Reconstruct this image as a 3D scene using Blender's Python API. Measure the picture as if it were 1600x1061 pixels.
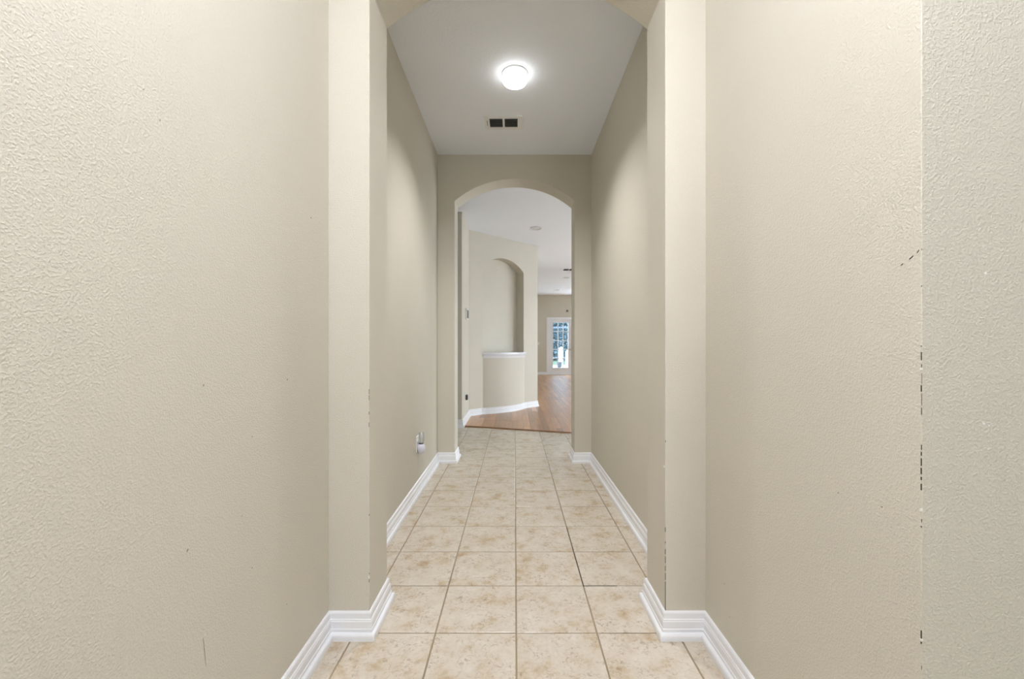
import bpy, bmesh, math, random
from mathutils import Vector

random.seed(7)
for o in list(bpy.data.objects):
    bpy.data.objects.remove(o, do_unlink=True)
scene = bpy.context.scene
COL = scene.collection

# ------------------------------------------------------------------ camera, world, exposure
F_PX, VX, VY, EYE = 640.0, 804.0, 540.5, 1.10        # focal length in pixels, vanishing point, eye height
cam_data = bpy.data.cameras.new('camera')
cam_data.sensor_width = 36.0
cam_data.lens = 36.0 * F_PX / 1600.0
cam_data.shift_x = -(VX - 800.0) / 1600.0
cam_data.shift_y = (VY - 530.5) / 1600.0
cam_data.clip_start = 0.02
cam = bpy.data.objects.new('camera', cam_data)
cam.location = (0, 0, EYE)
cam.rotation_euler = (math.radians(90), 0, 0)
COL.objects.link(cam)
scene.camera = cam

world = bpy.data.worlds.new('world')
scene.world = world
world.use_nodes = True
bg = world.node_tree.nodes['Background']
bg.inputs['Color'].default_value = (0.80, 0.90, 1.0, 1)
bg.inputs['Strength'].default_value = 8.4

vs = scene.view_settings
vs.view_transform = 'Standard'
vs.look = 'None'
vs.gamma = 1.0
vs.use_curve_mapping = False
vs.exposure = 0.25

HALL_LAMP = 5.0
HALL_BEAM = 76.0
FOYER_LAMP = 140.0
LAMP_COLOUR = (0.99, 0.99, 1.0, 1)


def px(x, y, d):
    """point at depth d (metres along +Y) seen at pixel x, y"""
    return Vector(((x - VX) * d / F_PX, d, EYE - (y - VY) * d / F_PX))


# ------------------------------------------------------------------ materials
def srgb(r, g, b):
    def f(c):
        c /= 255.0
        return c / 12.92 if c <= 0.04045 else ((c + 0.055) / 1.055) ** 2.4
    return (f(r), f(g), f(b), 1.0)


def new_mat(name):
    m = bpy.data.materials.new(name)
    m.use_nodes = True
    nt = m.node_tree
    return m, nt, nt.nodes['Principled BSDF']


def plain(name, col, rough=0.5, metal=0.0, spec=0.5):
    m, nt, b = new_mat(name)
    b.inputs['Roughness'].default_value = rough
    b.inputs['Metallic'].default_value = metal
    b.inputs['Specular IOR Level'].default_value = spec
    n = nt.nodes.new('ShaderNodeTexNoise')
    n.inputs['Scale'].default_value = 14.0
    n.inputs['Detail'].default_value = 3.0
    tc = nt.nodes.new('ShaderNodeTexCoord')
    nt.links.new(tc.outputs['Object'], n.inputs['Vector'])
    r = nt.nodes.new('ShaderNodeValToRGB')
    r.color_ramp.elements[0].position = 0.3
    r.color_ramp.elements[1].position = 0.7
    r.color_ramp.elements[0].color = (col[0] * .97, col[1] * .97, col[2] * .97, 1)
    r.color_ramp.elements[1].color = col
    nt.links.new(n.outputs['Fac'], r.inputs['Fac'])
    nt.links.new(r.outputs['Color'], b.inputs['Base Color'])
    return m


def textured_paint(name, col, scale, strength, dist, rough=0.6, blotch=0.03):
    m, nt, b = new_mat(name)
    N, L = nt.nodes, nt.links
    tc = N.new('ShaderNodeTexCoord')
    n1 = N.new('ShaderNodeTexNoise'); n1.inputs['Scale'].default_value = scale; n1.inputs['Detail'].default_value = 2.5
    n1.inputs['Roughness'].default_value = 0.5
    n2 = N.new('ShaderNodeTexNoise'); n2.inputs['Scale'].default_value = scale * 0.35; n2.inputs['Detail'].default_value = 2.0
    n3 = N.new('ShaderNodeTexNoise'); n3.inputs['Scale'].default_value = 1.7; n3.inputs['Detail'].default_value = 3.0
    for n in (n1, n2, n3):
        L.new(tc.outputs['Object'], n.inputs['Vector'])
    r1 = N.new('ShaderNodeMapRange'); r1.inputs['From Min'].default_value = 0.42; r1.inputs['From Max'].default_value = 0.66
    L.new(n1.outputs['Fac'], r1.inputs['Value'])
    add = N.new('ShaderNodeMath'); add.operation = 'MULTIPLY_ADD'; add.inputs[1].default_value = 0.35
    L.new(n2.outputs['Fac'], add.inputs[0]); L.new(r1.outputs['Result'], add.inputs[2])
    bump = N.new('ShaderNodeBump'); bump.inputs['Strength'].default_value = strength; bump.inputs['Distance'].default_value = dist
    L.new(add.outputs['Value'], bump.inputs['Height'])
    L.new(bump.outputs['Normal'], b.inputs['Normal'])
    ramp = N.new('ShaderNodeValToRGB')
    k = 1 - blotch
    ramp.color_ramp.elements[0].position = 0.35; ramp.color_ramp.elements[1].position = 0.65
    ramp.color_ramp.elements[0].color = (col[0] * k, col[1] * k, col[2] * k, 1)
    ramp.color_ramp.elements[1].color = col
    L.new(n3.outputs['Fac'], ramp.inputs['Fac'])
    L.new(ramp.outputs['Color'], b.inputs['Base Color'])
    b.inputs['Roughness'].default_value = rough
    b.inputs['Specular IOR Level'].default_value = 0.35
    return m


def tile_material():
    m, nt, b = new_mat('ceramic_tile')
    N, L = nt.nodes, nt.links
    tc = N.new('ShaderNodeTexCoord'); oi = N.new('ShaderNodeObjectInfo')
    mul = N.new('ShaderNodeMath'); mul.operation = 'MULTIPLY'; mul.inputs[1].default_value = 37.0
    L.new(oi.outputs['Random'], mul.inputs[0])
    comb = N.new('ShaderNodeCombineXYZ')
    L.new(mul.outputs[0], comb.inputs['X']); L.new(mul.outputs[0], comb.inputs['Z'])
    va = N.new('ShaderNodeVectorMath'); va.operation = 'ADD'
    L.new(tc.outputs['Object'], va.inputs[0]); L.new(comb.outputs[0], va.inputs[1])
    big = N.new('ShaderNodeTexNoise'); big.inputs['Scale'].default_value = 10.5; big.inputs['Detail'].default_value = 6; big.inputs['Roughness'].default_value = 0.66
    fine = N.new('ShaderNodeTexNoise'); fine.inputs['Scale'].default_value = 72; fine.inputs['Detail'].default_value = 5; fine.inputs['Roughness'].default_value = 0.7; fine.inputs['Distortion'].default_value = 0.6
    mid = N.new('ShaderNodeTexNoise'); mid.inputs['Scale'].default_value = 16; mid.inputs['Detail'].default_value = 5; mid.inputs['Roughness'].default_value = 0.6
    for n in (big, fine, mid):
        L.new(va.outputs[0], n.inputs['Vector'])
    r1 = N.new('ShaderNodeValToRGB')
    e = r1.color_ramp.elements
    e[0].position = 0.33; e[0].color = srgb(216, 207, 193)
    e[1].position = 0.53; e[1].color = srgb(206, 195, 177)
    x = e.new(0.63); x.color = srgb(194, 177, 151)
    x = e.new(0.75); x.color = srgb(180, 153, 122)
    L.new(big.outputs['Fac'], r1.inputs['Fac'])
    r2 = N.new('ShaderNodeValToRGB')
    e = r2.color_ramp.elements
    e[0].position = 0.50; e[0].color = (0, 0, 0, 1)
    e[1].position = 0.64; e[1].color = (1, 1, 1, 1)
    L.new(fine.outputs['Fac'], r2.inputs['Fac'])
    r3 = N.new('ShaderNodeValToRGB')
    e = r3.color_ramp.elements
    e[0].position = 0.42; e[0].color = (0.1, 0.1, 0.1, 1)
    e[1].position = 0.62; e[1].color = (0.66, 0.66, 0.66, 1)
    L.new(mid.outputs['Fac'], r3.inputs['Fac'])
    mm = N.new('ShaderNodeMath'); mm.operation = 'MULTIPLY'
    L.new(r2.outputs['Color'], mm.inputs[0]); L.new(r3.outputs['Color'], mm.inputs[1])
    mix = N.new('ShaderNodeMix'); mix.data_type = 'RGBA'
    L.new(mm.outputs[0], mix.inputs[0])
    L.new(r1.outputs['Color'], mix.inputs[6])
    mix.inputs[7].default_value = srgb(146, 128, 104)
    L.new(mix.outputs[2], b.inputs['Base Color'])
    b.inputs['Roughness'].default_value = 0.25
    b.inputs['Specular IOR Level'].default_value = 0.6
    bump = N.new('ShaderNodeBump'); bump.inputs['Strength'].default_value = 0.25; bump.inputs['Distance'].default_value = 0.001
    L.new(fine.outputs['Fac'], bump.inputs['Height']); L.new(bump.outputs['Normal'], b.inputs['Normal'])
    return m


def wood_material(name, planked=False):
    m, nt, b = new_mat(name)
    N, L = nt.nodes, nt.links
    tc = N.new('ShaderNodeTexCoord'); oi = N.new('ShaderNodeObjectInfo')
    mp = N.new('ShaderNodeMapping'); mp.inputs['Scale'].default_value = (34, 2.2, 10)
    mul = N.new('ShaderNodeMath'); mul.operation = 'MULTIPLY'; mul.inputs[1].default_value = 53.0
    L.new(oi.outputs['Random'], mul.inputs[0])
    va = N.new('ShaderNodeVectorMath'); va.operation = 'ADD'
    L.new(tc.outputs['Object'], va.inputs[0]); L.new(mul.outputs[0], va.inputs[1])
    L.new(va.outputs[0], mp.inputs['Vector'])
    g = N.new('ShaderNodeTexNoise'); g.inputs['Scale'].default_value = 1.0; g.inputs['Detail'].default_value = 5; g.inputs['Roughness'].default_value = 0.6
    L.new(mp.outputs[0], g.inputs['Vector'])
    ramp = N.new('ShaderNodeValToRGB')
    e = ramp.color_ramp.elements
    e[0].position = 0.3; e[0].color = srgb(198, 154, 112)
    e[1].position = 0.72; e[1].color = srgb(172, 126, 88)
    L.new(g.outputs['Fac'], ramp.inputs['Fac'])
    hsv = N.new('ShaderNodeHueSaturation')
    mr = N.new('ShaderNodeMapRange'); mr.inputs['To Min'].default_value = 0.72; mr.inputs['To Max'].default_value = 1.18
    if planked:
        br = N.new('ShaderNodeTexBrick')
        br.inputs['Color1'].default_value = (0, 0, 0, 1); br.inputs['Color2'].default_value = (1, 1, 1, 1)
        br.inputs['Mortar'].default_value = (0.2, 0.2, 0.2, 1); br.inputs['Scale'].default_value = 1.0
        br.inputs['Brick Width'].default_value = 1.0; br.inputs['Row Height'].default_value = 0.083; br.inputs['Mortar Size'].default_value = 0.001
        rot = N.new('ShaderNodeMapping'); rot.inputs['Rotation'].default_value = (0, 0, math.pi / 2)
        L.new(tc.outputs['Object'], rot.inputs['Vector']); L.new(rot.outputs[0], br.inputs['Vector'])
        L.new(br.outputs['Color'], mr.inputs['Value'])
    else:
        L.new(oi.outputs['Random'], mr.inputs['Value'])
    L.new(mr.outputs['Result'], hsv.inputs['Value'])
    L.new(ramp.outputs['Color'], hsv.inputs['Color'])
    L.new(hsv.outputs['Color'], b.inputs['Base Color'])
    b.inputs['Roughness'].default_value = 0.30
    b.inputs['Specular IOR Level'].default_value = 0.5
    return m


def emission(name, col, strength):
    m = bpy.data.materials.new(name); m.use_nodes = True
    nt = m.node_tree
    nt.nodes.remove(nt.nodes['Principled BSDF'])
    e = nt.nodes.new('ShaderNodeEmission')
    e.inputs['Color'].default_value = col; e.inputs['Strength'].default_value = strength
    nt.links.new(e.outputs[0], nt.nodes['Material Output'].inputs['Surface'])
    return m


def arch_glass(name, tint=(0.93, 0.97, 1.0, 1), gloss=0.1):
    m = bpy.data.materials.new(name); m.use_nodes = True
    nt = m.node_tree
    nt.nodes.remove(nt.nodes['Principled BSDF'])
    t = nt.nodes.new('ShaderNodeBsdfTransparent'); t.inputs['Color'].default_value = tint
    g = nt.nodes.new('ShaderNodeBsdfGlossy'); g.inputs['Roughness'].default_value = 0.03
    mx = nt.nodes.new('ShaderNodeMixShader'); mx.inputs[0].default_value = gloss
    nt.links.new(t.outputs[0], mx.inputs[1]); nt.links.new(g.outputs[0], mx.inputs[2])
    nt.links.new(mx.outputs[0], nt.nodes['Material Output'].inputs['Surface'])
    return m


PAINT = textured_paint('greige_wall_paint', srgb(212, 206, 191), 240.0, 0.34, 0.0022)
CEIL = textured_paint('white_ceiling_paint', srgb(243, 247, 252), 60.0, 0.15, 0.002, 0.8, 0.01)
TRIM = plain('white_trim_paint', srgb(240, 241, 243), 0.32)
SHELF = plain('glossy_white_trim', srgb(232, 233, 236), 0.18)
TILE = tile_material()
GROUT = textured_paint('grout', srgb(165, 148, 122), 200.0, 0.3, 0.001, 0.9, 0.25)
WOOD = wood_material('oak_plank')
WOODBASE = wood_material('oak_floor_boards', True)
REDUCER = plain('stained_wood_edge', srgb(134, 88, 56), 0.3)
DARK = plain('dark_crack', srgb(52, 42, 32), 0.9)
SCUFF = plain('scuff_brown', srgb(158, 146, 128), 0.8)
SPACKLE = plain('white_filler', srgb(240, 238, 232), 0.7)
WHITE_PLASTIC = plain('white_plastic', srgb(238, 238, 236), 0.3)
LILAC_PLASTIC = plain('pale_lilac_plastic', srgb(214, 212, 224), 0.35)
DARK_PLASTIC = plain('dark_grey_plastic', srgb(70, 70, 74), 0.35)
VENT_DARK = plain('vent_dark_metal', srgb(128, 128, 122), 0.6)
VENT_BACK = plain('duct_black', srgb(58, 58, 55), 0.8)
CLEAR = arch_glass('clear_acrylic', (0.97, 0.98, 0.98, 1), 0.16)
PANE = arch_glass('window_glass', (0.68, 0.77, 0.83, 1), 0.06)
METAL = plain('brushed_metal', srgb(170, 165, 155), 0.3, 1.0)
DECK = plain('pale_patio_concrete', srgb(240, 241, 243), 0.8)
LAWN = plain('lawn_green', srgb(98, 112, 84), 0.9)
HAZED_LEAF = plain('hazed_hedge_leaf', srgb(120, 140, 148), 0.6)  # blue-grey haze and reflection of the door glass put into the leaf colour
FRAME = plain('grey_screen_frame', srgb(96, 102, 108), 0.5)
BARK = plain('bark', srgb(92, 80, 70), 0.9)
BULB_OFF = plain('frosted_bulb', srgb(222, 222, 222), 0.4)


# ------------------------------------------------------------------ mesh helpers
def link(name, me, mat=None, parent=None):
    o = bpy.data.objects.new(name, me)
    COL.objects.link(o)
    if mat is not None and len(me.materials) == 0:
        me.materials.append(mat)
    if parent is not None:
        o.parent = parent
    return o


def mesh(name, verts, faces, mat, parent=None, weld=False, smooth=False, normals=True):
    me = bpy.data.meshes.new(name)
    bm = bmesh.new()
    vv = [bm.verts.new(v) for v in verts]
    for f in faces:
        try:
            bm.faces.new([vv[i] for i in f])
        except ValueError:
            pass
    if weld:
        bmesh.ops.remove_doubles(bm, verts=bm.verts, dist=1e-5)
    if normals:
        bmesh.ops.recalc_face_normals(bm, faces=bm.faces)
    bm.to_mesh(me); bm.free()
    if smooth:
        for p in me.polygons:
            p.use_smooth = True
    return link(name, me, mat, parent)


class MB:
    def __init__(self):
        self.v, self.f = [], []

    def box(self, x0, x1, y0, y1, z0, z1):
        b = len(self.v)
        self.v += [(x, y, z) for z in (z0, z1) for y in (y0, y1) for x in (x0, x1)]
        for q in ((0, 1, 3, 2), (4, 5, 7, 6), (0, 1, 5, 4), (2, 3, 7, 6), (0, 2, 6, 4), (1, 3, 7, 5)):
            self.f.append(tuple(b + i for i in q))
        return self

    def prism(self, poly, z0, z1):
        b, n = len(self.v), len(poly)
        self.v += [(x, y, z0) for x, y in poly] + [(x, y, z1) for x, y in poly]
        self.f.append(tuple(b + i for i in range(n)))
        self.f.append(tuple(b + n + i for i in range(n)))
        for i in range(n):
            j = (i + 1) % n
            self.f.append((b + i, b + j, b + n + j, b + n + i))
        return self

    def lathe(self, prof, c, axis='z', seg=32):
        """prof: (radius, height along axis) list; closed at ends where radius = 0"""
        b = len(self.v); n = len(prof)
        for r, h in prof:
            for k in range(seg):
                a = 2 * math.pi * k / seg
                p, q = r * math.cos(a), r * math.sin(a)
                v = {'z': (p, q, h), 'x': (h, p, q), 'y': (p, h, q)}[axis]
                self.v.append((c[0] + v[0], c[1] + v[1], c[2] + v[2]))
        for i in range(n - 1):
            for k in range(seg):
                k2 = (k + 1) % seg
                self.f.append((b + i * seg + k, b + i * seg + k2, b + (i + 1) * seg + k2, b + (i + 1) * seg + k))
        self.f.append(tuple(b + k for k in range(seg)))
        self.f.append(tuple(b + (n - 1) * seg + k for k in range(seg)))
        return self

    def build(self, name, mat, parent=None, weld=False, smooth=False, bevel=0):
        o = mesh(name, self.v, self.f, mat, parent, weld=weld)
        if smooth:
            for p in o.data.polygons:
                p.use_smooth = True
            o.data.set_sharp_from_angle(angle=math.radians(40))
        if bevel:
            md = o.modifiers.new('bevel', 'BEVEL'); md.width = bevel; md.segments = 2
            md.limit_method = 'ANGLE'; md.angle_limit = math.radians(40)
        return o


def tag(o, label=None, cat=None, group=None, kind=None):
    if label: o['label'] = label
    if cat: o['category'] = cat
    if group: o['group'] = group
    if kind: o['kind'] = kind
    return o


def struct(o, label, cat):
    return tag(o, label, cat, kind='structure')


def empty(name, loc, rz=0.0):
    o = bpy.data.objects.new(name, None)
    o.location = loc; o.rotation_euler = (0, 0, rz)
    o.empty_display_size = 0.05
    COL.objects.link(o)
    return o


def copy_tree(o, parent=None):
    c = o.copy(); COL.objects.link(c); c.parent = parent
    for ch in list(o.children):
        copy_tree(ch, c)
    return c


def clip(poly, nx, ny, d):
    """keep the side nx*x + ny*y <= d"""
    out = []
    for i in range(len(poly)):
        p, q = poly[i], poly[(i + 1) % len(poly)]
        a, b = nx * p[0] + ny * p[1] - d, nx * q[0] + ny * q[1] - d
        if a <= 0: out.append(p)
        if a * b < 0:
            t = a / (a - b)
            out.append((p[0] + t * (q[0] - p[0]), p[1] + t * (q[1] - p[1])))
    return out


def area(poly):
    return 0.5 * abs(sum(poly[i][0] * poly[(i + 1) % len(poly)][1] - poly[(i + 1) % len(poly)][0] * poly[i][1] for i in range(len(poly)))) if len(poly) > 2 else 0.0


def inset(poly, t):
    """inset of a convex polygon (any winding)"""
    s = sum(poly[i][0] * poly[(i + 1) % len(poly)][1] - poly[(i + 1) % len(poly)][0] * poly[i][1] for i in range(len(poly)))
    p = poly if s > 0 else poly[::-1]
    out = list(p)
    for i in range(len(p)):
        a, b = p[i], p[(i + 1) % len(p)]
        ex, ey = b[0] - a[0], b[1] - a[1]
        l = math.hypot(ex, ey)
        if l < 1e-6: continue
        nx, ny = ey / l, -ex / l
        out = clip(out, nx, ny, nx * a[0] + ny * a[1] - t)
    return out


def sweep(name, path, prof, side, mat, label, cat='baseboard', parent=None):
    """profile (offset, z) swept along a floor path with mitred corners; side +1 = room on the right of travel"""
    n = len(path)
    nr = []
    for i in range(n - 1):
        dx, dy = path[i + 1][0] - path[i][0], path[i + 1][1] - path[i][1]
        l = math.hypot(dx, dy)
        nr.append((side * dy / l, -side * dx / l))
    verts, faces = [], []
    for i in range(n):
        if i == 0: m = nr[0]
        elif i == n - 1: m = nr[-1]
        else:
            a, b = nr[i - 1], nr[i]
            k = 1 + a[0] * b[0] + a[1] * b[1]
            m = ((a[0] + b[0]) / k, (a[1] + b[1]) / k)
        for off, z in prof:
            verts.append((path[i][0] + m[0] * off, path[i][1] + m[1] * off, z))
    k = len(prof)
    for i in range(n - 1):
        for j in range(k):
            j2 = (j + 1) % k
            faces.append((i * k + j, i * k + j2, (i + 1) * k + j2, (i + 1) * k + j))
    faces.append(tuple(range(k))); faces.append(tuple((n - 1) * k + j for j in range(k)))
    o = mesh(name, verts, faces, mat, parent)
    if parent is None:
        struct(o, label, cat)
    return o


# ------------------------------------------------------------------ key dimensions
CEIL_Z = 2.90
FAR_CEIL_Z = 3.02
XL, XR = -0.703, 0.7225                 # passage in front of the near arch
HL, HR = -0.723, 0.7225                 # hall between the arches
Y1F, Y1B = 1.55, 1.765                  # near arch wall
Y2F, Y2B = 3.855, 4.065                 # far arch wall
A1L, A1R = -0.5495, 0.5705
A2L, A2R = -0.5635, 0.5640
SPRING, RISE = 2.463, 0.208
YFACE = 0.727                           # entry wall face beside the passage
FARY = 15.5
WZ = 0.012                              # top of the wood floor
NA, NB = Vector((-0.702, 6.36)), Vector((0.416, 7.40))
NU = (NB - NA).normalized(); NL = (NB - NA).length
NN = Vector((NU.y, -NU.x))              # out of the niche wall, to the viewer


def on_niche(s, out=0.0):
    p = NA + NU * s + NN * out
    return (p.x, p.y)


# ------------------------------------------------------------------ floors
fl = MB(); fl.box(-2.3, 2.4, -2.4, 4.0, -0.12, -0.0035)
fl.prism([(-2.3, 4.0), (4.416, 4.0), (-0.702, 5.585), (-2.3, 5.585)], -0.12, -0.0035)
floor = struct(fl.build('floor', GROUT), 'beige mottled ceramic tile floor of the hallway', 'floor')

T_SL = (5.15 - 5.585) / (0.7025 + 0.702)            # tile / wood line
def trans_y(x): return 5.585 + T_SL * (x + 0.702)
tn = (-T_SL / math.hypot(T_SL, 1), 1 / math.hypot(T_SL, 1))
td = tn[0] * -0.702 + tn[1] * 5.585

PITCH, GAP, TX0, TY0 = 0.3095, 0.0058, 0.0065, 1.570


def tile_mesh(poly):
    """poly in tile-local coordinates"""
    top = inset(poly, 0.0016)
    base = inset(poly, 0.0)
    n = len(base)
    if len(top) != n: top = base
    bm = bmesh.new()
    lo = [bm.verts.new((x, y, -0.008)) for x, y in base]
    md = [bm.verts.new((x, y, -0.0012)) for x, y in base]
    up = [bm.verts.new((x, y, 0.0)) for x, y in top]
    bm.faces.new(up)
    for i in range(n):
        j = (i + 1) % n
        bm.faces.new((lo[i], lo[j], md[j], md[i])); bm.faces.new((md[i], md[j], up[j], up[i]))
    bmesh.ops.recalc_face_normals(bm, faces=bm.faces)
    me = bpy.data.meshes.new('tile')
    bm.to_mesh(me); bm.free()
    me.materials.append(TILE)
    return me


h = (PITCH - GAP) / 2
FULL = tile_mesh([(-h, -h), (h, -h), (h, h), (-h, h)])
for j in range(-9, 14):
    for i in range(-6, 8):
        cx, cy = TX0 + (i + 0.5) * PITCH, TY0 + (j + 0.5) * PITCH
        poly = [(cx - h, cy - h), (cx + h, cy - h), (cx + h, cy + h), (cx - h, cy + h)]
        full = area(poly)
        if cy - h < -1.2: continue
        # clip to the rooms
        if cy < Y2B + 0.02:
            poly = clip(poly, -1, 0, -HL)
            right = 2.2 if cy < YFACE else XR
            poly = clip(poly, 1, 0, right)
        else:
            poly = clip(poly, -1, 0, 1.6)
            poly = clip(poly, 1, 0, 1.9)
            poly = clip(poly, tn[0], tn[1], td - 0.004)
            poly = clip(poly, 0, 1, 5.50)
        a = area(poly)
        if a < 0.0006: continue
        if cy < 0.2 and abs(cx) > 1.0: continue
        if a > full * 0.999:
            me = FULL
        else:
            me = tile_mesh([(p[0] - cx, p[1] - cy) for p in poly])
        t = bpy.data.objects.new('tile', me)
        t.location = (cx, cy, random.uniform(-0.0003, 0.0003))
        t.parent = floor
        COL.objects.link(t)

# wood floor
wf = MB()
wf.prism([(-0.702, trans_y(-0.702)), (4.416, trans_y(4.416)), (5.1, 4.0), (5.1, FARY + 0.1), (0.40, FARY + 0.1), (0.40, 7.5), (-0.75, 6.45)], -0.12, WZ - 0.0025)
floor_w = struct(wf.build('floor_wood', WOODBASE), 'glossy brown plank floor beyond the far arch', 'floor')
PW = 0.083


def plank(x0, x1, y0, y1):
    poly = [(x0 + .0006, y0 + .0006), (x1 - .0006, y0 + .0006), (x1 - .0006, y1 - .0006), (x0 + .0006, y1 - .0006)]
    poly = clip(poly, -tn[0], -tn[1], -(td + 0.016))
    if area(poly) < 0.0008: return
    cx, cy = (x0 + x1) / 2, (y0 + y1) / 2
    loc = [(p[0] - cx, p[1] - cy) for p in poly]
    top = inset(loc, 0.0012)
    n = len(loc)
    base = inset(loc, 0.0)
    if len(top) != n or len(base) != n: top = base
    n = len(base)
    bm = bmesh.new()
    lo = [bm.verts.new((x, y, -0.006)) for x, y in base]
    md = [bm.verts.new((x, y, -0.001)) for x, y in base]
    up = [bm.verts.new((x, y, 0.0)) for x, y in top]
    bm.faces.new(up)
    for i in range(n):
        j = (i + 1) % n
        bm.faces.new((lo[i], lo[j], md[j], md[i])); bm.faces.new((md[i], md[j], up[j], up[i]))
    bmesh.ops.recalc_face_normals(bm, faces=bm.faces)
    me = bpy.data.meshes.new('plank'); bm.to_mesh(me); bm.free()
    me.materials.append(WOOD)
    o = bpy.data.objects.new('plank', me); o.location = (cx, cy, WZ); o.parent = floor_w
    COL.objects.link(o)


x = -0.702
while x < 2.35:
    x0, x1 = x, x + PW
    xm = (x0 + x1) / 2
    ystart = min(trans_y(x0), trans_y(x1)) - 0.02 if xm < 0.9 else max(5.0, (xm - 0.25) / 0.139)
    yend = (NA.y + (x0 - NA.x) * NU.y / NU.x + 0.02) if x0 < 0.41 else FARY
    y = ystart - random.uniform(0.1, 0.8)
    while y < yend:
        l = random.uniform(0.75, 1.45)
        a, b = max(y, ystart), min(y + l, yend)
        if b - a > 0.04: plank(x0, x1, a, b)
        y += l
    x += PW

# reducer strip between tile and wood
p0 = Vector((-0.702, trans_y(-0.702))); p1 = Vector((4.2, trans_y(4.2)))
d = (p1 - p0).normalized(); nrm = Vector((-d.y, d.x))
rs = MB()
prof = [(-0.002, 0.0005), (0.003, 0.0105), (0.010, 0.0135), (0.026, 0.0135), (0.026, 0.0005)]
for p in (p0, p1):
    rs.v += [(p.x + nrm.x * o_, p.y + nrm.y * o_, z_) for o_, z_ in prof]
for i in range(5):
    j = (i + 1) % 5
    rs.f.append((i, j, 5 + j, 5 + i))
rs.f += [(0, 1, 2, 3, 4), (5, 6, 7, 8, 9)]
struct(rs.build('trim_1', REDUCER), 'dark brown wood edge strip where tiles meet the planks', 'trim')

# ------------------------------------------------------------------ ceilings
cb = MB().box(-2.3, 5.1, -2.4, 9.1, CEIL_Z, CEIL_Z + 0.25)
ceiling = struct(cb.build('ceiling', CEIL), 'flat white ceiling over the hallway', 'ceiling')
cb2 = MB().box(-0.3, 5.1, 9.1, FARY + 0.15, FAR_CEIL_Z, FAR_CEIL_Z + 0.13)
struct(cb2.build('ceiling_far', CEIL), 'bright white ceiling of the far room', 'ceiling')


# ------------------------------------------------------------------ walls
def arch_wall(name, yf, yb, xo0, xo1, xa, xb, label):
    verts, faces = [], []
    N = 40
    xc, a = (xa + xb) / 2, (xb - xa) / 2
    R = (a * a + RISE * RISE) / (2 * RISE)
    xs = [xa + (xb - xa) * i / N for i in range(N + 1)]
    arc = [(x, SPRING + math.sqrt(max(0, R * R - (x - xc) ** 2)) - (R - RISE)) for x in xs]

    def add(pts):
        b = len(verts); verts.extend(pts); faces.append(tuple(range(b, b + len(pts))))
    for y in (yf, yb):
        for x0, x1 in ((xo0, xa), (xb, xo1)):
            add([(x0, y, 0), (x1, y, 0), (x1, y, SPRING), (x0, y, SPRING)])
            add([(x0, y, SPRING), (x1, y, SPRING), (x1, y, CEIL_Z), (x0, y, CEIL_Z)])
        for i in range(N):
            (x0, z0), (x1, z1) = arc[i], arc[i + 1]
            add([(x0, y, z0), (x1, y, z1), (x1, y, CEIL_Z), (x0, y, CEIL_Z)])
    for x in (xa, xb):
        add([(x, yf, 0), (x, yb, 0), (x, yb, SPRING), (x, yf, SPRING)])
    for i in range(N):
        (x0, z0), (x1, z1) = arc[i], arc[i + 1]
        add([(x0, yf, z0), (x1, yf, z1), (x1, yb, z1), (x0, yb, z0)])
    for x in (xo0, xo1):
        add([(x, yf, 0), (x, yb, 0), (x, yb, SPRING), (x, yf, SPRING)])
        add([(x, yf, SPRING), (x, yb, SPRING), (x, yb, CEIL_Z), (x, yf, CEIL_Z)])
    o = mesh(name, verts, faces, PAINT, weld=True)
    md = o.modifiers.new('bevel', 'BEVEL'); md.width = 0.004; md.segments = 3
    md.limit_method = 'ANGLE'; md.angle_limit = math.radians(50)
    return struct(o, label, 'wall')


near_arch = arch_wall('wall_near_arch', Y1F, Y1B, XL - 0.16, XR + 0.16, A1L, A1R, 'textured greige wall with the nearer arched opening')
far_arch = arch_wall('wall_far_arch', Y2F, Y2B, -2.3, 5.1, A2L, A2R, 'greige wall with the farther arched opening at hallway end')


def wall(name, x0, x1, y0, y1, label, z1=CEIL_Z):
    return struct(MB().box(x0, x1, y0, y1, 0.0 if z1 <= CEIL_Z else 0.0, z1).build(name, PAINT, bevel=0.003), label, 'wall')


wall_left = wall('wall_left', XL - 0.16, XL, -2.3, Y1F, 'textured greige wall along the passage, opposite the cracked corner')
# right side: passage wall plus the entry wall that turns away from it (one L-shaped wall)
wr = MB().prism([(XR, YFACE), (2.36, YFACE), (2.36, YFACE + 0.16), (XR + 0.16, YFACE + 0.16), (XR + 0.16, Y1F), (XR, Y1F)], 0, CEIL_Z)
wall_right = struct(wr.build('wall_right', PAINT, bevel=0.0015), 'textured greige wall with a cracked dark-edged corner', 'wall')
wall('wall_hall_left', HL - 0.14, HL, Y1B, Y2F, 'smooth greige hallway wall with the plugged-in night light')
wall('wall_hall_right', HR, HR + 0.14, Y1B, Y2F, 'bare greige hallway wall facing the night light')
wall('wall_alcove', -2.3, -0.706, 5.50, 5.62, 'narrow strip of greige wall facing the viewer inside far arch')
wall('wall_keypad', -0.83, -0.704, 5.62, 6.40, 'short greige wall carrying the keypad and a low outlet')
wall('wall_alcove_end', -2.42, -2.3, 3.9, 5.6, 'greige end wall of the side opening')
wall('wall_great_left', 0.28, 0.413, 7.42, FARY, 'greige side wall behind the niche wall', FAR_CEIL_Z)
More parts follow.
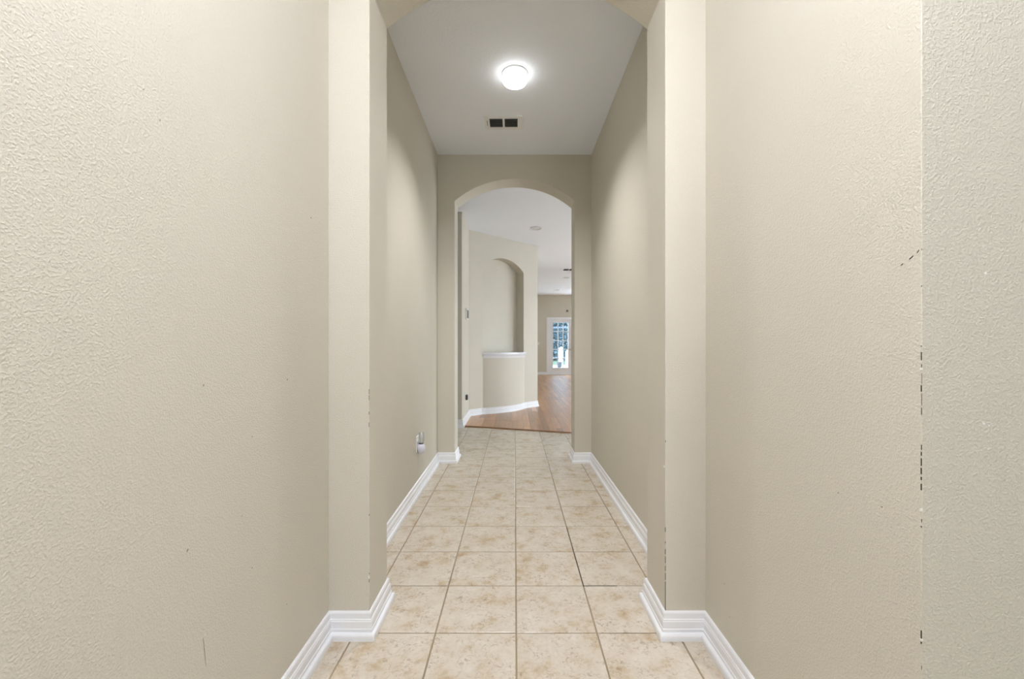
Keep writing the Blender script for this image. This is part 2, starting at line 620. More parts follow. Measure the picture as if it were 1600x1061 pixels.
# entry hall behind the camera
wall('wall_entry_right', 2.2, 2.36, -2.3, YFACE, 'greige entry wall')
eb = MB()
eb.box(XL - 0.16, 0.85, -2.46, -2.3, 0, CEIL_Z); eb.box(1.45, 2.36, -2.46, -2.3, 0, CEIL_Z)
eb.box(0.85, 1.45, -2.46, -2.3, 2.2, CEIL_Z); eb.box(0.85, 1.45, -2.46, -2.3, 0, 0.35)
struct(eb.build('wall_entry_back', PAINT), 'greige entry wall with a narrow window', 'wall')

# niche wall with arched recess
S0, S1, NSP, NRISE, NDEP, NBOT = 0.262, 1.176, 2.375, 0.185, 0.165, 0.965
nv, nf = [], []


def nadd(pts):
    b = len(nv)
    for s, o_, z in pts:
        q = on_niche(s, o_); nv.append((q[0], q[1], z))
    nf.append(tuple(range(b, b + len(pts))))


NSEG = 32
sc, sa = (S0 + S1) / 2, (S1 - S0) / 2
NR = (sa * sa + NRISE * NRISE) / (2 * NRISE)
narc = [(S0 + (S1 - S0) * i / NSEG) for i in range(NSEG + 1)]
narc = [(s, NSP + math.sqrt(max(0, NR * NR - (s - sc) ** 2)) - (NR - NRISE)) for s in narc]
for s0, s1 in ((0, S0), (S1, NL)):
    for z0, z1 in ((0, NBOT), (NBOT, NSP), (NSP, CEIL_Z)):
        nadd([(s0, 0, z0), (s1, 0, z0), (s1, 0, z1), (s0, 0, z1)])
nadd([(S0, 0, 0), (S1, 0, 0), (S1, 0, NBOT), (S0, 0, NBOT)])
nadd([(S0, 0, NBOT), (S1, 0, NBOT), (S1, -NDEP, NBOT), (S0, -NDEP, NBOT)])
for s in (S0, S1):
    nadd([(s, 0, NBOT), (s, -NDEP, NBOT), (s, -NDEP, NSP), (s, 0, NSP)])
nadd([(S0, -NDEP, NBOT), (S1, -NDEP, NBOT), (S1, -NDEP, NSP), (S0, -NDEP, NSP)])
for i in range(NSEG):
    (s0, z0), (s1, z1) = narc[i], narc[i + 1]
    nadd([(s0, 0, z0), (s1, 0, z1), (s1, 0, CEIL_Z), (s0, 0, CEIL_Z)])
    nadd([(s0, 0, z0), (s1, 0, z1), (s1, -NDEP, z1), (s0, -NDEP, z0)])
    nadd([(s0, -NDEP, NSP), (s1, -NDEP, NSP), (s1, -NDEP, z1), (s0, -NDEP, z0)])
# back and ends of the wall
nadd([(0, -0.24, 0), (NL - 0.0, -0.24, 0), (NL - 0.0, -0.24, CEIL_Z), (0, -0.24, CEIL_Z)])
nadd([(0, 0, 0), (0, -0.24, 0), (0, -0.24, CEIL_Z), (0, 0, CEIL_Z)])
nadd([(NL, 0, 0), (NL, -0.24, 0), (NL, -0.24, CEIL_Z), (NL, 0, CEIL_Z)])
niche_wall = struct(mesh('wall_niche', nv, nf, PAINT, weld=True), 'angled greige wall with an arched display niche', 'wall')

# bowed front under the niche
SAG = 0.115
BS0, BS1 = 0.268, 1.20


def bow(s, sag, s0=BS0, s1=BS1):
    c, a = (s0 + s1) / 2, (s1 - s0) / 2
    R = (a * a + sag * sag) / (2 * sag)
    return math.sqrt(max(0, R * R - (s - c) ** 2)) - (R - sag)


def bow_path(sag, s0=BS0, s1=BS1, n=24):
    return [on_niche(s0 + (s1 - s0) * i / n, bow(s0 + (s1 - s0) * i / n, sag, s0, s1)) for i in range(n + 1)]


bp = MB().prism(bow_path(SAG), 0, 0.925)
bo = bp.build('bowed_front', PAINT, niche_wall, smooth=True)

# walls of the far room
D = FARY
door_x0 = px(857.6, 0, D).x
door_w = 0.86
door_x1 = door_x0 + door_w
door_top = px(0, 499.5, D).z
fw = MB()
fw.box(0.28, door_x0 - 0.01, D, D + 0.15, 0, FAR_CEIL_Z)
fw.box(door_x1 + 0.01, 2.5, D, D + 0.15, 0, FAR_CEIL_Z)
fw.box(door_x0 - 0.01, door_x1 + 0.01, D, D + 0.15, door_top + 0.01, FAR_CEIL_Z)
fw.box(2.5, 4.8, D, D + 0.15, 2.7, FAR_CEIL_Z); fw.box(2.5, 4.8, D, D + 0.15, 0, 0.06); fw.box(4.8, 5.1, D, D + 0.15, 0, FAR_CEIL_Z)
wall_far = struct(fw.build('wall_far', PAINT), 'greige far wall around the glazed white door', 'wall')
gw = MB()
RX0, RX1 = 5.0, 5.15
gw.box(RX0, RX1, 4.06, 4.7, 0, FAR_CEIL_Z); gw.box(RX0, RX1, 8.6, FARY + .15, 0, FAR_CEIL_Z)
for a, b in ((4.7, 8.6),):
    gw.box(RX0, RX1, a, b, 2.10, FAR_CEIL_Z); gw.box(RX0, RX1, a, b, 0, 0.05)
struct(gw.build('wall_great_right', PAINT), 'greige window wall of the far room', 'wall')


# windows out of the photograph's view, which light the rooms
def window(name, pts, horizontal, label):
    """simple sash frame in an opening; pts = (a0, a1, z0, z1, plane0, plane1)"""
    a0, a1, z0, z1, q0, q1 = pts
    m = MB()
    mid = (a0 + a1) / 2
    for (u0, u1, w0, w1) in ((a0, a0 + .06, z0, z1), (a1 - .06, a1, z0, z1), (a0, a1, z0, z0 + .06), (a0, a1, z1 - .06, z1), (mid - .03, mid + .03, z0, z1)):
        if horizontal: m.box(u0, u1, q0, q1, w0, w1)
        else: m.box(q0, q1, u0, u1, w0, w1)
    return struct(m.build(name, TRIM), label, 'window')


window('window_1', (4.7, 8.6, .05, 2.10, RX0 + .04, RX0 + .10), False, 'wide white framed window opposite the niche wall')
window('window_2', (2.5, 4.8, .06, 2.7, FARY + .04, FARY + .10), True, 'white framed window beside the glazed door')
window('window_3', (0.85, 1.45, .35, 2.2, -2.42, -2.36), True, 'white framed entry window')


def portal(loc, rot, sx, sy):
    l = bpy.data.lights.new('window_portal', 'AREA'); l.shape = 'RECTANGLE'; l.size = sx; l.size_y = sy
    l.cycles.is_portal = True
    o = bpy.data.objects.new('window_portal', l); o.location = loc; o.rotation_euler = rot
    COL.objects.link(o)


portal((RX1 + .02, 6.65, 1.075), (0, math.radians(90), 0), 2.05, 3.9)
portal((3.65, FARY + .17, 1.38), (math.radians(-90), 0, 0), 2.3, 2.64)
portal(((door_x0 + door_x1) / 2, FARY + .17, 1.05), (math.radians(-90), 0, 0), .9, 2.1)
portal((1.15, -2.48, 1.28), (math.radians(90), 0, 0), .6, 1.85)

# ------------------------------------------------------------------ baseboards
BASE = [(0, 0), (0, .0985), (.0045, .0985), (.007, .0955), (.0085, .0915), (.009, .0735), (.0115, .0715), (.0120, .0665), (.0135, .0640), (.0138, .0400),
        (.0160, .0375), (.0162, .0335), (.0150, .0310), (.0150, .0262), (.0205, .0258), (.0250, .0228), (.0272, .0180), (.0280, .0110), (.0280, 0)]
BASE_W = [(o_, max(z, 0.0) + (WZ if z > 0.02 else 0.0)) for o_, z in BASE]
sweep('baseboard_left', [(XL, -2.3), (XL, Y1F), (A1L, Y1F), (A1L, Y1B), (HL, Y1B), (HL, Y2F), (A2L, Y2F), (A2L, Y2B), (-2.3, Y2B)], BASE, 1, TRIM,
      'white moulded baseboard along the night light side of hallway')
sweep('baseboard_right', [(2.2, YFACE), (XR, YFACE), (XR, Y1F), (A1R, Y1F), (A1R, Y1B), (HR, Y1B), (HR, Y2F), (A2R, Y2F), (A2R, Y2B), (3.0, Y2B)], BASE, -1, TRIM,
      'white moulded baseboard along the bare side of hallway')
sweep('baseboard_niche', [(-2.3, 5.50), (-0.704, 5.50), (-0.704, 6.362), (NA.x, NA.y + .004)] + [on_niche(BS0 - .03)] + bow_path(SAG)[1:-1] + [on_niche(BS1 + .03), (NB.x, NB.y), (NB.x, 9.0)],
      BASE_W, 1, TRIM, 'white baseboard curving along the foot of niche wall')
sweep('baseboard_far', [(0.42, FARY), (px(854.7, 0, D).x, FARY)], BASE_W, 1, TRIM, 'short white baseboard beside the glazed door')

# ------------------------------------------------------------------ niche shelf
sh = empty('niche_shelf', (*on_niche((S0 + S1) / 2), 0.93))
tag(sh, 'glossy white bow-fronted shelf at the foot of arched niche', 'shelf')
def local(poly, z0, z1, name, mat):
    m = MB().prism(poly, z0, z1)
    o = m.build(name, mat, None, bevel=0.003)
    o.parent = sh; o.matrix_parent_inverse.identity()
    for v in o.data.vertices: v.co -= Vector(sh.location)
    return o
local(bow_path(SAG + .045, BS0 - .035, BS1 + .045) + [on_niche(S1 - .002, -NDEP + .002), on_niche(S0 + .002, -NDEP + .002)], 0.966, 0.992, 'shelf_board', SHELF)
local(bow_path(SAG + .030, BS0 - .020, BS1 + .028), 0.956, 0.966, 'fillet', SHELF)
cove = sweep('cove_moulding', [on_niche(BS0 - .004)] + bow_path(SAG)[1:-1] + [on_niche(BS1 + .004)],
             [(0, .905), (.004, .905), (.005, .912), (.008, .924), (.013, .935), (.020, .945), (.025, .950), (.027, .956), (0, .956)], 1, SHELF, None, parent=sh)
for v in cove.data.vertices: v.co -= Vector(sh.location)

# hook on the niche back
hk = px(782.8, 419.6, NA.y + NU.y * .66 + 0.11)
he = empty('picture_hook', hk)
tag(he, 'tiny white hook high in the arched niche', 'hook')
q = on_niche(0.70, -NDEP)
he.location = (q[0], q[1], hk.z)
he.rotation_euler = (0, 0, math.atan2(NU.y, NU.x))
MB().box(-.010, .010, -.005, 0, -.016, .016).build('hook_plate', SPACKLE, he, bevel=.001)
MB().box(-.004, .004, -.022, -.005, -.014, -.006).box(-.004, .004, -.022, -.016, -.006, .004).build('hook_prong', SPACKLE, he)


# ------------------------------------------------------------------ ceiling lamp (hallway) and entry lamp
def lamp(name, x, y, r, strength, label, spot=0.0, colour=LAMP_COLOUR):
    e = empty(name, (x, y, CEIL_Z))
    tag(e, label, 'ceiling light')
    MB().lathe([(r * 1.0, 0), (r * 1.02, -.004), (r * .97, -.009), (r * .90, -.010), (r * .90, 0)], (0, 0, 0), seg=40).build('trim_ring', WHITE_PLASTIC, e, smooth=True)
    m = emission(name + '_glow', colour, strength)
    MB().lathe([(r * .80, -.004), (r * .93, -.016), (r * .99, -.032), (r * .97, -.047), (r * .88, -.060), (r * .66, -.070), (r * .36, -.0745), (0.001, -.0755)], (0, 0, 0), seg=40).build('lens', m, e, smooth=True)
    if spot:
        l = bpy.data.lights.new('lamp_beam', 'SPOT'); l.energy = spot; l.spot_size = math.radians(126); l.spot_blend = 1.0
        l.shadow_soft_size = .045; l.color = LAMP_COLOUR[:3]
        o = bpy.data.objects.new('lamp_beam', l); o.location = (0, 0, -.095); o.parent = e
        COL.objects.link(o)
    return e


lc = px(804.5, 117.5, 640 * (CEIL_Z - EYE - .01) / (540.5 - 117.5))
lamp('ceiling_light', lc.x, lc.y, 0.085, HALL_LAMP, 'round white ceiling light, switched on, before the air vent', HALL_BEAM)
lamp('entry_light', 0.02, 0.22, 0.165, FOYER_LAMP, 'round ceiling light over the entry', 0.0, (0.97, 0.985, 1.09, 1))

# ------------------------------------------------------------------ ceiling vents
def vent(name, x, y, w, dp, z, label):
    e = empty(name, (x, y, z))
    tag(e, label, 'air vent')
    hw, hd = w / 2, dp / 2
    ix0, ix1, iy = hw * .73, hw * .055, hd * .63
    f = MB()
    t0, t1 = -.008, 0
    f.box(-hw, hw, iy, hd, t0, t1); f.box(-hw, hw, -hd, -iy, t0, t1)
    f.box(-hw, -ix0, -iy, iy, t0, t1); f.box(ix0, hw, -iy, iy, t0, t1); f.box(-ix1, ix1, -iy, iy, t0, t1)
    f.build('frame', WHITE_PLASTIC, e)
    MB().box(-ix0, ix0, -iy, iy, -.0015, 0).build('duct_opening', VENT_BACK, e)
    sl = MB()
    L = ix0 - ix1
    c, s = math.cos(math.radians(38)), math.sin(math.radians(38))
    hh, tt = .0085, .0012
    pts = [(-hh, -tt), (hh, -tt), (hh, tt), (-hh, tt)]
    yz = [(a * c - b * s, a * s + b * c) for a, b in pts]
    sl.v = [(xx, yy, zz) for xx in (-L / 2, L / 2) for yy, zz in yz]
    sl.f = [(0, 1, 2, 3), (4, 5, 6, 7)] + [(i, (i + 1) % 4, 4 + (i + 1) % 4, 4 + i) for i in range(4)]
    first = None
    n = 6
    for sx in (-1, 1):
        for k in range(n):
            if first is None:
                first = sl.build('slat', VENT_DARK, e); o = first
            else:
                o = first.copy(); COL.objects.link(o); o.parent = e
            o.location = (sx * (ix0 + ix1) / 2, -iy + (k + .5) * 2 * iy / n, -.0078)
    MB().box(-hw * .87, -hw * .845, -hd * .35, hd * .35, -.012, -.008).build('damper_lever', VENT_DARK, e)
    return e


d0, d1 = F_PX * (CEIL_Z - EYE) / (VY - 180), F_PX * (CEIL_Z - EYE) / (VY - 201)
vent('air_vent', (787 - VX) * (d0 + d1) / 2 / F_PX, (d0 + d1) / 2, 0.306, d1 - d0, CEIL_Z, 'white two-bank air vent just behind the lit ceiling light')
dv = F_PX * (FAR_CEIL_Z - EYE) / (VY - 421)
vent('air_vent', (889 - VX) * dv / F_PX, dv, 0.36, 0.36, FAR_CEIL_Z, 'air vent in the bright ceiling of the far room')


# ------------------------------------------------------------------ unlit recessed lights
def downlight(p, label):
    e = empty('recessed_light', p)
    tag(e, label, 'ceiling light', 'unlit round ceiling lights')
    r = .092
    MB().lathe([(r, 0), (r, -.006), (r * .93, -.012), (r * .74, -.012), (r * .70, -.001)], (0, 0, 0), seg=32).build('trim_ring', BULB_OFF, e, smooth=True)
    MB().lathe([(r * .70, -.0015), (r * .66, -.006), (r * .4, -.010), (.001, -.011)], (0, 0, 0), seg=32).build('lens', DARK_PLASTIC if False else BULB_OFF, e, smooth=True)
    return e


def on_ceiling(x, y, z):
    d = F_PX * (z - EYE) / (VY - y)
    return ((x - VX) * d / F_PX, d, z)


downlight(on_ceiling(837.6, 356.2, CEIL_Z), 'unlit round ceiling light above the niche wall')
downlight(on_ceiling(885, 434, FAR_CEIL_Z), 'unlit round light in far ceiling, nearer the air vent')
downlight(on_ceiling(870.5, 453, FAR_CEIL_Z), 'unlit round light in far ceiling, closest to glazed door')

# ------------------------------------------------------------------ outlet with night light (hallway)
dq = 3.04
oc = Vector((HL, dq, EYE - (693.2 - VY) * dq / F_PX))
oe = empty('wall_outlet', oc)
tag(oe, 'white wall outlet behind the plug-in night light', 'outlet')
MB().box(0, .005, -.036, .036, -.058, .058).build('cover_plate', WHITE_PLASTIC, oe, bevel=.002)
for z in (-.020, .020):
    r_ = MB().lathe([(.0165, 0), (.0165, .0072), (.0155, .008), (.001, .008)], (0, 0, z), 'x', 24).build('socket', WHITE_PLASTIC, oe, smooth=True)
    MB().box(.0079, .0084, -.0075, -.0050, z - .002, z + .007).box(.0079, .0084, .005, .0075, z - .002, z + .007).build('slot', VENT_BACK, r_)
MB().lathe([(.003, 0), (.003, .0062), (.001, .0066)], (0, 0, 0), 'x', 12).build('screw', METAL, oe)
ne = empty('night_light', oc + Vector((.0085, 0, -.030)))
tag(ne, 'plug-in night light with pale ball body and clear shade', 'night light')
body = MB().lathe([(.001, -.040), (.014, -.038), (.0255, -.029), (.0325, -.013), (.034, 0), (.0325, .013), (.0265, .026), (.018, .034), (.001, .036)], (.019, 0, -.006), 'z', 28)
body.v = [((x if x > 0 else x * .0), y, z) for x, y, z in body.v]
body.build('body', LILAC_PLASTIC, ne, smooth=True)
MB().lathe([(.016, .024), (.0175, .032), (.0175, .036), (.001, .036)], (.021, 0, 0), 'z', 24).build('collar', DARK_PLASTIC, ne, smooth=True)
sd = MB().lathe([(.0185, .036), (.0225, .055), (.0225, .090), (.0185, .112), (.0170, .112), (.0210, .090), (.0210, .055), (.0170, .036)], (.023, 0, 0), 'z', 28).build('shade', CLEAR, ne, smooth=True)
MB().lathe([(.006, .036), (.0065, .066), (.0105, .076), (.0115, .088), (.0075, .102), (.0025, .114), (.0008, .118)], (.023, 0, 0), 'z', 20).build('flame_bulb', WHITE_PLASTIC, ne, smooth=True)

# ------------------------------------------------------------------ keypad and low outlet past the far arch
WX = -0.704
kd = -WX * F_PX / (VX - 728.2)
ke = empty('keypad_panel', (WX, kd, EYE - (491 - VY) * kd / F_PX))
tag(ke, 'white wall keypad with a dark screen past the far arch', 'keypad')
MB().box(0, .024, -.11, .11, -.078, .078).build('housing', WHITE_PLASTIC, ke, bevel=.004)
MB().box(.024, .0265, -.085, .100, -.058, .058).build('screen', DARK_PLASTIC, ke)
for k in range(3):
    MB().box(.024, .0262, -.104, -.091, -.036 + k * .028, -.018 + k * .028).build('button', WHITE_PLASTIC, ke)
kd2 = -WX * F_PX / (VX - 726.8)
k2 = empty('wall_outlet', (WX, kd2, EYE - (616 - VY) * kd2 / F_PX))
tag(k2, 'white wall outlet low below the keypad', 'outlet')
MB().box(0, .006, -.036, .036, -.058, .058).build('cover_plate', WHITE_PLASTIC, k2, bevel=.002)
for z in (-.020, .020):
    MB().lathe([(.0165, 0), (.0165, .0078), (.001, .008)], (0, 0, z), 'x', 20).build('socket', WHITE_PLASTIC, k2, smooth=True)
a2 = empty('plug_adapter', k2.location + Vector((.008, 0, -.040)))
tag(a2, 'small dark plug adapter in the low outlet', 'adapter')
MB().box(0, .030, -.024, .024, -.040, .034).build('adapter_body', DARK_PLASTIC, a2, bevel=.005)
MB().box(.030, .0315, -.012, .012, -.012, .012).build('adapter_label', VENT_DARK, a2)

# ------------------------------------------------------------------ glazed door in the far wall
de = empty('door_1', ((door_x0 + door_x1) / 2, D, 0))
struct(de, 'white door with three columns of glass panes', 'door')
c0 = -door_w / 2
gx0, gx1 = px(864, 0, D).x - de.location.x, px(887.7, 0, D).x - de.location.x
gz1, gz0 = px(0, 504, D).z, px(0, 574.6, D).z
ly0, ly1 = .02, .064
leaf = MB()
leaf.box(c0, gx0, ly0, ly1, .03, door_top); leaf.box(gx1, -c0, ly0, ly1, .03, door_top)
leaf.box(gx0, gx1, ly0, ly1, .03, gz0); leaf.box(gx0, gx1, ly0, ly1, gz1, door_top)
leaf_o = leaf.build('leaf', TRIM, de)
bead = MB()
b_ = .022
bead.box(gx0 - b_, gx0, ly0 - .012, ly0, gz0 - b_, gz1 + b_).box(gx1, gx1 + b_, ly0 - .012, ly0, gz0 - b_, gz1 + b_)
bead.box(gx0, gx1, ly0 - .012, ly0, gz1, gz1 + b_).box(gx0, gx1, ly0 - .012, ly0, gz0 - b_, gz0)
bead.build('glazing_bead', TRIM, leaf_o)
mxs = [px(872.1, 0, D).x - de.location.x, px(880, 0, D).x - de.location.x]
mzs = [px(0, v, D).z for v in (518.0, 532.0, 546.0, 560.0)]
for mx_ in mxs:
    MB().box(mx_ - .015, mx_ + .015, ly0 + .004, ly1 - .004, gz0, gz1).build('muntin', TRIM, leaf_o)
for mz in mzs:
    MB().box(gx0, gx1, ly0 + .006, ly1 - .006, mz - .013, mz + .013).build('muntin', TRIM, leaf_o)
xs = [gx0] + mxs + [gx1]; zs = [gz1] + mzs + [gz0]
for i in range(3):
    for j in range(5):
        MB().box(xs[i] + .004, xs[i + 1] - .004, .040, .044, zs[j + 1] + .004, zs[j] - .004).build('pane', PANE, leaf_o)
cs = MB()
tw = .085
cs.box(c0 - tw, c0 + .006, -.018, .016, 0.0, door_top + .085).box(-c0 - .006, -c0 + tw, -.018, .016, 0.0, door_top + .085)
cs.box(c0 + .006, -c0 - .006, -.018, .016, door_top - .008, door_top + .085)
cs.build('casing', TRIM, de, bevel=.004)
MB().box(c0, -c0, -.01, .12, WZ, .030).build('threshold', TRIM, de)
MB().box(c0 + .02, -c0 - .02, -.002, .02, .215, .245).build('kick_rail', TRIM, leaf_o, bevel=.004)
kn = MB().lathe([(.001, -.075), (.022, -.07), (.027, -.055), (.022, -.04), (.010, -.034), (.010, -.008), (.026, -.005), (.026, 0)], (-c0 - .06, ly0, .96), 'y', 20).build('knob', METAL, leaf_o, smooth=True)

# light switch on the far wall, sensor over the door
sw = empty('light_switch', (px(841.4, 0, D).x, D, px(0, 536.8, D).z))
tag(sw, 'white light switch at the niche wall edge, far wall', 'light switch')
MB().box(-.036, .036, -.006, 0, -.058, .058).build('cover_plate', WHITE_PLASTIC, sw, bevel=.002)
MB().box(-.016, .016, -.010, -.006, -.033, .033).build('rocker', WHITE_PLASTIC, sw, bevel=.001)
se = empty('motion_sensor', (px(886, 0, D).x, D, px(0, 485.4, D).z))
tag(se, 'small dark sensor on far wall above the glazed door', 'sensor')
MB().box(-.022, .022, -.015, 0, -.02, .03).build('mount', DARK_PLASTIC, se, bevel=.003)
MB().lathe([(.001, -.085), (.024, -.08), (.034, -.055), (.032, -.025), (.018, -.012)], (.008, 0, -.012), 'y', 20).build('sensor_head', DARK_PLASTIC, se, smooth=True)

# ------------------------------------------------------------------ outside, seen through the door
gr = MB().box(-30, 40, FARY + .15, 24, -.16, -.02).box(5.15, 40, -10, FARY + .15, -.16, -.02)
struct(gr.build('patio_floor', DECK), 'pale patio floor outside the glazed door', 'patio')
struct(MB().box(-60, 70, 24, 90, -.16, -.03).build('ground', LAWN), 'lawn beyond the patio', 'lawn')
for o_, c_ in (('patio_floor', 'patio'), ('ground', 'lawn')):
    pass
en = empty('patio_screen_frame', (2.9, 23.5, -.02))
tag(en, 'white frame of the patio screen outside the glazed door', 'screen frame')
zb = EYE + (VY - 511.8) * 23.5 / F_PX
MB().box(-6, 6, -.04, .04, zb + .02 - .05, zb + .02 + .05).build('beam', FRAME, en)
MB().box(-6, 6, -.04, .04, .42, .48).build('low_rail', FRAME, en)
for xx in (-4.6, -2.0, 1.0, 4.2):
    MB().box(xx - .035, xx + .035, -.035, .035, 0, 3.4).build('post', FRAME, en)

hb = MB()
rnd = random.Random(3)
for k in range(34000):
    x_, z_ = rnd.uniform(0.0, 8.0), rnd.uniform(0, 1) * 5.0
    y_ = 32.4 + rnd.uniform(-1.0, 1.0) + .4 * math.sin(x_ * 1.3)
    a, t, s = rnd.uniform(0, 6.28), rnd.uniform(-.9, .9), rnd.uniform(.06, .12)
    u = Vector((math.cos(a), math.sin(a) * .6, t)).normalized() * s
    w = Vector((-math.sin(a), math.cos(a), rnd.uniform(-.6, .6))).normalized() * s * .6
    c = Vector((x_, y_, z_))
    b = len(hb.v)
    hb.v += [tuple(c - u), tuple(c + w), tuple(c + u), tuple(c - w)]
    hb.f.append((b, b + 1, b + 2, b + 3))
hedge = empty('garden_hedge', (4, 32, -.03))
tag(hedge, 'tall hedge with blue-grey haze in its colour, seen through the glazed door', 'hedge')
ho = mesh('foliage', [(v[0] - 4, v[1] - 32, v[2] + .03) for v in hb.v], hb.f, HAZED_LEAF, hedge, normals=False)
ho['kind'] = 'stuff'
cv, cf = [], []
NX, NZ = 26, 14
for side in (0, 1):
    for i in range(NX + 1):
        for j in range(NZ + 1):
            cv.append((-4.0 + 8.0 * i / NX, (.35 if side == 0 else 1.1) + rnd.uniform(-.12, .12), 4.9 * j / NZ + (rnd.uniform(-.1, .1) if 0 < j else 0)))
K = (NX + 1) * (NZ + 1)
for i in range(NX):
    for j in range(NZ):
        a_, b_, c_, d_ = i * (NZ + 1) + j, (i + 1) * (NZ + 1) + j, (i + 1) * (NZ + 1) + j + 1, i * (NZ + 1) + j + 1
        cf += [(a_, b_, c_, d_), (K + a_, K + b_, K + c_, K + d_)]
mesh('inner_growth', cv, cf, HAZED_LEAF, hedge)
for xx in (-4, -2, 0, 2, 4):
    MB().lathe([(.09, 0), (.07, 1.5), (.03, 3.6)], (xx, .1, 0), 'z', 10).build('stem', BARK, hedge)


def garden_box(x, y, w, hgt, label):
    e = empty('garden_box', (x, y, -.02))
    tag(e, label, 'garden box')
    MB().box(-w / 2, w / 2, -w / 2, w / 2, .0, hgt).build('body', TRIM, e)
    r_ = MB()
    k = w * .56
    r_.v = [(-k, -k, hgt), (k, -k, hgt), (0, -k, hgt + w * .45), (-k, k, hgt), (k, k, hgt), (0, k, hgt + w * .45)]
    r_.f = [(0, 1, 2), (3, 4, 5), (0, 1, 4, 3), (1, 2, 5, 4), (2, 0, 3, 5)]
    r_.build('roof', TRIM, e)


g1 = px(876.7, 0, 22.0); g2 = px(887.0, 0, 22.6)
garden_box(g1.x, 22.0, .24, .97, 'small white gabled garden box behind the middle panes')
garden_box(g2.x, 22.6, .22, .80, 'small white gabled garden box behind the end panes')
pp = px(874.0, 0, 21.2)
pe = empty('plant_pot', (pp.x, 21.2, -.02))
tag(pe, 'dark round plant pot on the patio outside', 'plant pot')
MB().lathe([(.09, 0), (.13, .10), (.14, .24), (.15, .26), (.15, .29), (.12, .29), (.11, .2)], (0, 0, 0), 'z', 24).build('pot', DARK_PLASTIC, pe, smooth=True)
MB().lathe([(.115, .24), (.115, .26), (.001, .265)], (0, 0, 0), 'z', 20).build('soil', BARK, pe)

# ------------------------------------------------------------------ wear: cracked corners, chips and scuffs
def slivers(name, parent, x, y, dirs, spans, w, mat, depth=None):
    """short dark gaps along a vertical corner at x, y; spans in pixel rows at depth y"""
    m = MB()
    for y0, y1 in spans:
        z1, z0 = EYE - (y0 - VY) * y / F_PX, EYE - (y1 - VY) * y / F_PX
        jx = random.uniform(-.0004, .0004)
        m.box(x - w + jx, x + w * .7 + jx, y - w * .7, y + w, z0, z1)
    return m.build(name, mat, parent)


CR = [(540, 541.5), (550, 563), (569, 574), (583, 600), (602, 612), (614, 634), (637, 648), (695, 703), (706, 712), (716, 728), (731, 741), (745, 750), (756, 766), (811, 816),
      (822, 824), (985, 1000), (1003, 1006), (1040, 1046), (388, 391), (446, 448)]
slivers('corner_crack', wall_right, XR + .0008, YFACE + .0008, None, CR, .0008, DARK)
slivers('corner_chip', wall_right, XR + .0006, YFACE + .0006, None, [(575, 578), (795, 799), (998, 1001)], .0016, SPACKLE)
m = MB()
for x0, y0, x1, y1 in ((1408, 414.5, 1411, 412), (1421, 405, 1427, 400), (1433, 395, 1436, 391)):
    for q in ((x0, y0, x1, y1),):
        dA, dB = XR * F_PX / (q[0] - VX), XR * F_PX / (q[2] - VX)
        A = px(q[0], q[1], dA); B = px(q[2], q[3], dB)
        b = len(m.v)
        t_ = .0009
        m.v += [(XR - .0006, A.y, A.z - t_), (XR - .0006, A.y, A.z + t_), (XR - .0006, B.y, B.z + t_), (XR - .0006, B.y, B.z - t_),
                (XR + .001, A.y, A.z - t_), (XR + .001, A.y, A.z + t_), (XR + .001, B.y, B.z + t_), (XR + .001, B.y, B.z - t_)]
        m.f += [tuple(b + i for i in f_) for f_ in ((0, 1, 2, 3), (4, 5, 6, 7), (0, 1, 5, 4), (1, 2, 6, 5), (2, 3, 7, 6), (3, 0, 4, 7))]
m.build('wall_crack', DARK, wall_right)
slivers('corner_crack', near_arch, A1L - .0010, Y1F + .0010, None, [(608, 616), (617.5, 625), (643, 648), (660, 667), (803, 806), (895, 897), (905, 910)], .0016, SCUFF)
slivers('corner_chip', near_arch, A1L - .0008, Y1F + .0008, None, [(900, 903.5)], .0022, SPACKLE)
slivers('corner_crack', near_arch, A1R + .0010, Y1F + .0010, None, [(688, 691), (824, 831), (846, 849), (858, 866), (869, 880), (884, 892), (895, 906), (909, 956)], .0010, DARK)
slivers('corner_chip', near_arch, A1R - .003, Y1F + .004, None, [(727.5, 730.5)], .0022, SPACKLE)


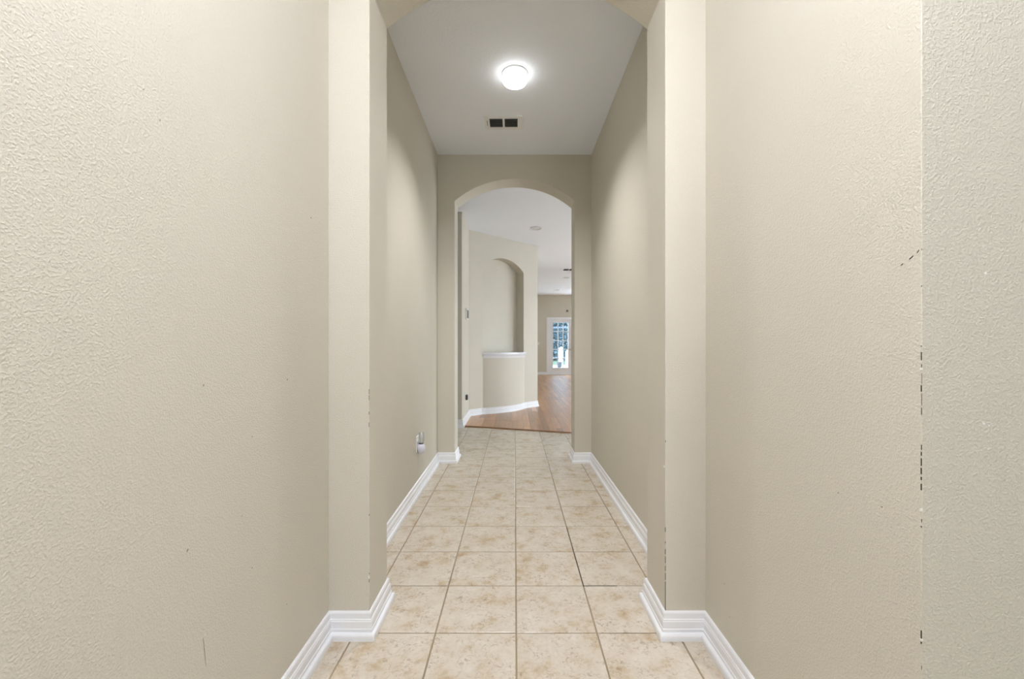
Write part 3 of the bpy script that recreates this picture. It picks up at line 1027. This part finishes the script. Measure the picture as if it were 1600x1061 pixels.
def spot(parent, name, plane, x, y, w, hgt, mat, rot=0.0):
    """flat mark on a wall: plane ('x', X) or ('y', Y); x, y pixel; w, hgt in mm"""
    if plane[0] == 'x':
        d_ = plane[1] * F_PX / (x - VX); c = px(x, y, d_)
        nx = -.0004 if plane[1] > 0 else .0004
    else:
        c = px(x, y, plane[1])
    pts = []
    n = 9
    for k in range(n):
        a = 2 * math.pi * k / n
        r = random.uniform(.7, 1.15)
        u, v = math.cos(a) * w * .0005 * r, math.sin(a) * hgt * .0005 * r
        pts.append((u * math.cos(rot) - v * math.sin(rot), u * math.sin(rot) + v * math.cos(rot)))
    if plane[0] == 'x':
        vv = [(c.x + nx, c.y + u, c.z + v) for u, v in pts] + [(c.x, c.y + u, c.z + v) for u, v in pts]
    else:
        vv = [(c.x + u, c.y - .0004, c.z + v) for u, v in pts] + [(c.x + u, c.y, c.z + v) for u, v in pts]
    ff = [tuple(range(n)), tuple(range(n, 2 * n))] + [(k, (k + 1) % n, n + (k + 1) % n, n + k) for k in range(n)]
    mesh(name, vv, ff, mat, parent)


for x_, y_, w_, h_, r_ in ((318, 602, 4, 7, -.5), (293, 860, 4, 7, -.5), (449, 593, 7, 4, .4), (250, 188, 3, 3, .5), (394, 682, 4, 4, 0), (394, 887, 4, 4, 0), (378, 806, 3, 3, 0), (224, 140, 3, 3, 0), (486, 340, 6, 6, 0), (448, 944, 4, 4, 0)):
    spot(wall_left, 'scuff', ('x', XL), x_, y_, w_, h_, SCUFF, r_)
spot(wall_left, 'scuff', ('x', XL), 319.5, 1018, 2.2, 66, SCUFF, .12)
spot(wall_left, 'nail_hole', ('x', XL), 320, 992, 3, 4, SPACKLE)
spot(wall_left, 'nail_hole', ('x', XL), 332, 868, 2.5, 2.5, SPACKLE)
spot(wall_right, 'filled_hole', ('y', YFACE), 1540, 427, 5, 5, SPACKLE)
spot(wall_right, 'filled_hole', ('y', YFACE), 1537, 662, 6, 4, SPACKLE, -.5)
spot(wall_right, 'filled_hole', ('y', YFACE), 1545, 665, 7, 2.5, SPACKLE, -.5)
for x_, y_ in ((1132, 912), (1140, 964), (1378, 792), (1310, 770)):
    spot(wall_right, 'scuff', ('x', XR), x_, y_, 4, 4, SCUFF)

# open joints in the grout
gx = TX0 + PITCH
m = MB()
m.box(gx - .0014, gx + .0014, TY0 + PITCH, TY0 + 2 * PITCH, -.0034, -.0006)
m.box(gx, gx + .155, TY0 + PITCH - .0018, TY0 + PITCH + .0014, -.0034, -.0004)
m.box(gx - .001, gx + .001, TY0 + 2 * PITCH, TY0 + 3 * PITCH, -.0034, -.001)
m.build('open_joint', DARK, floor)
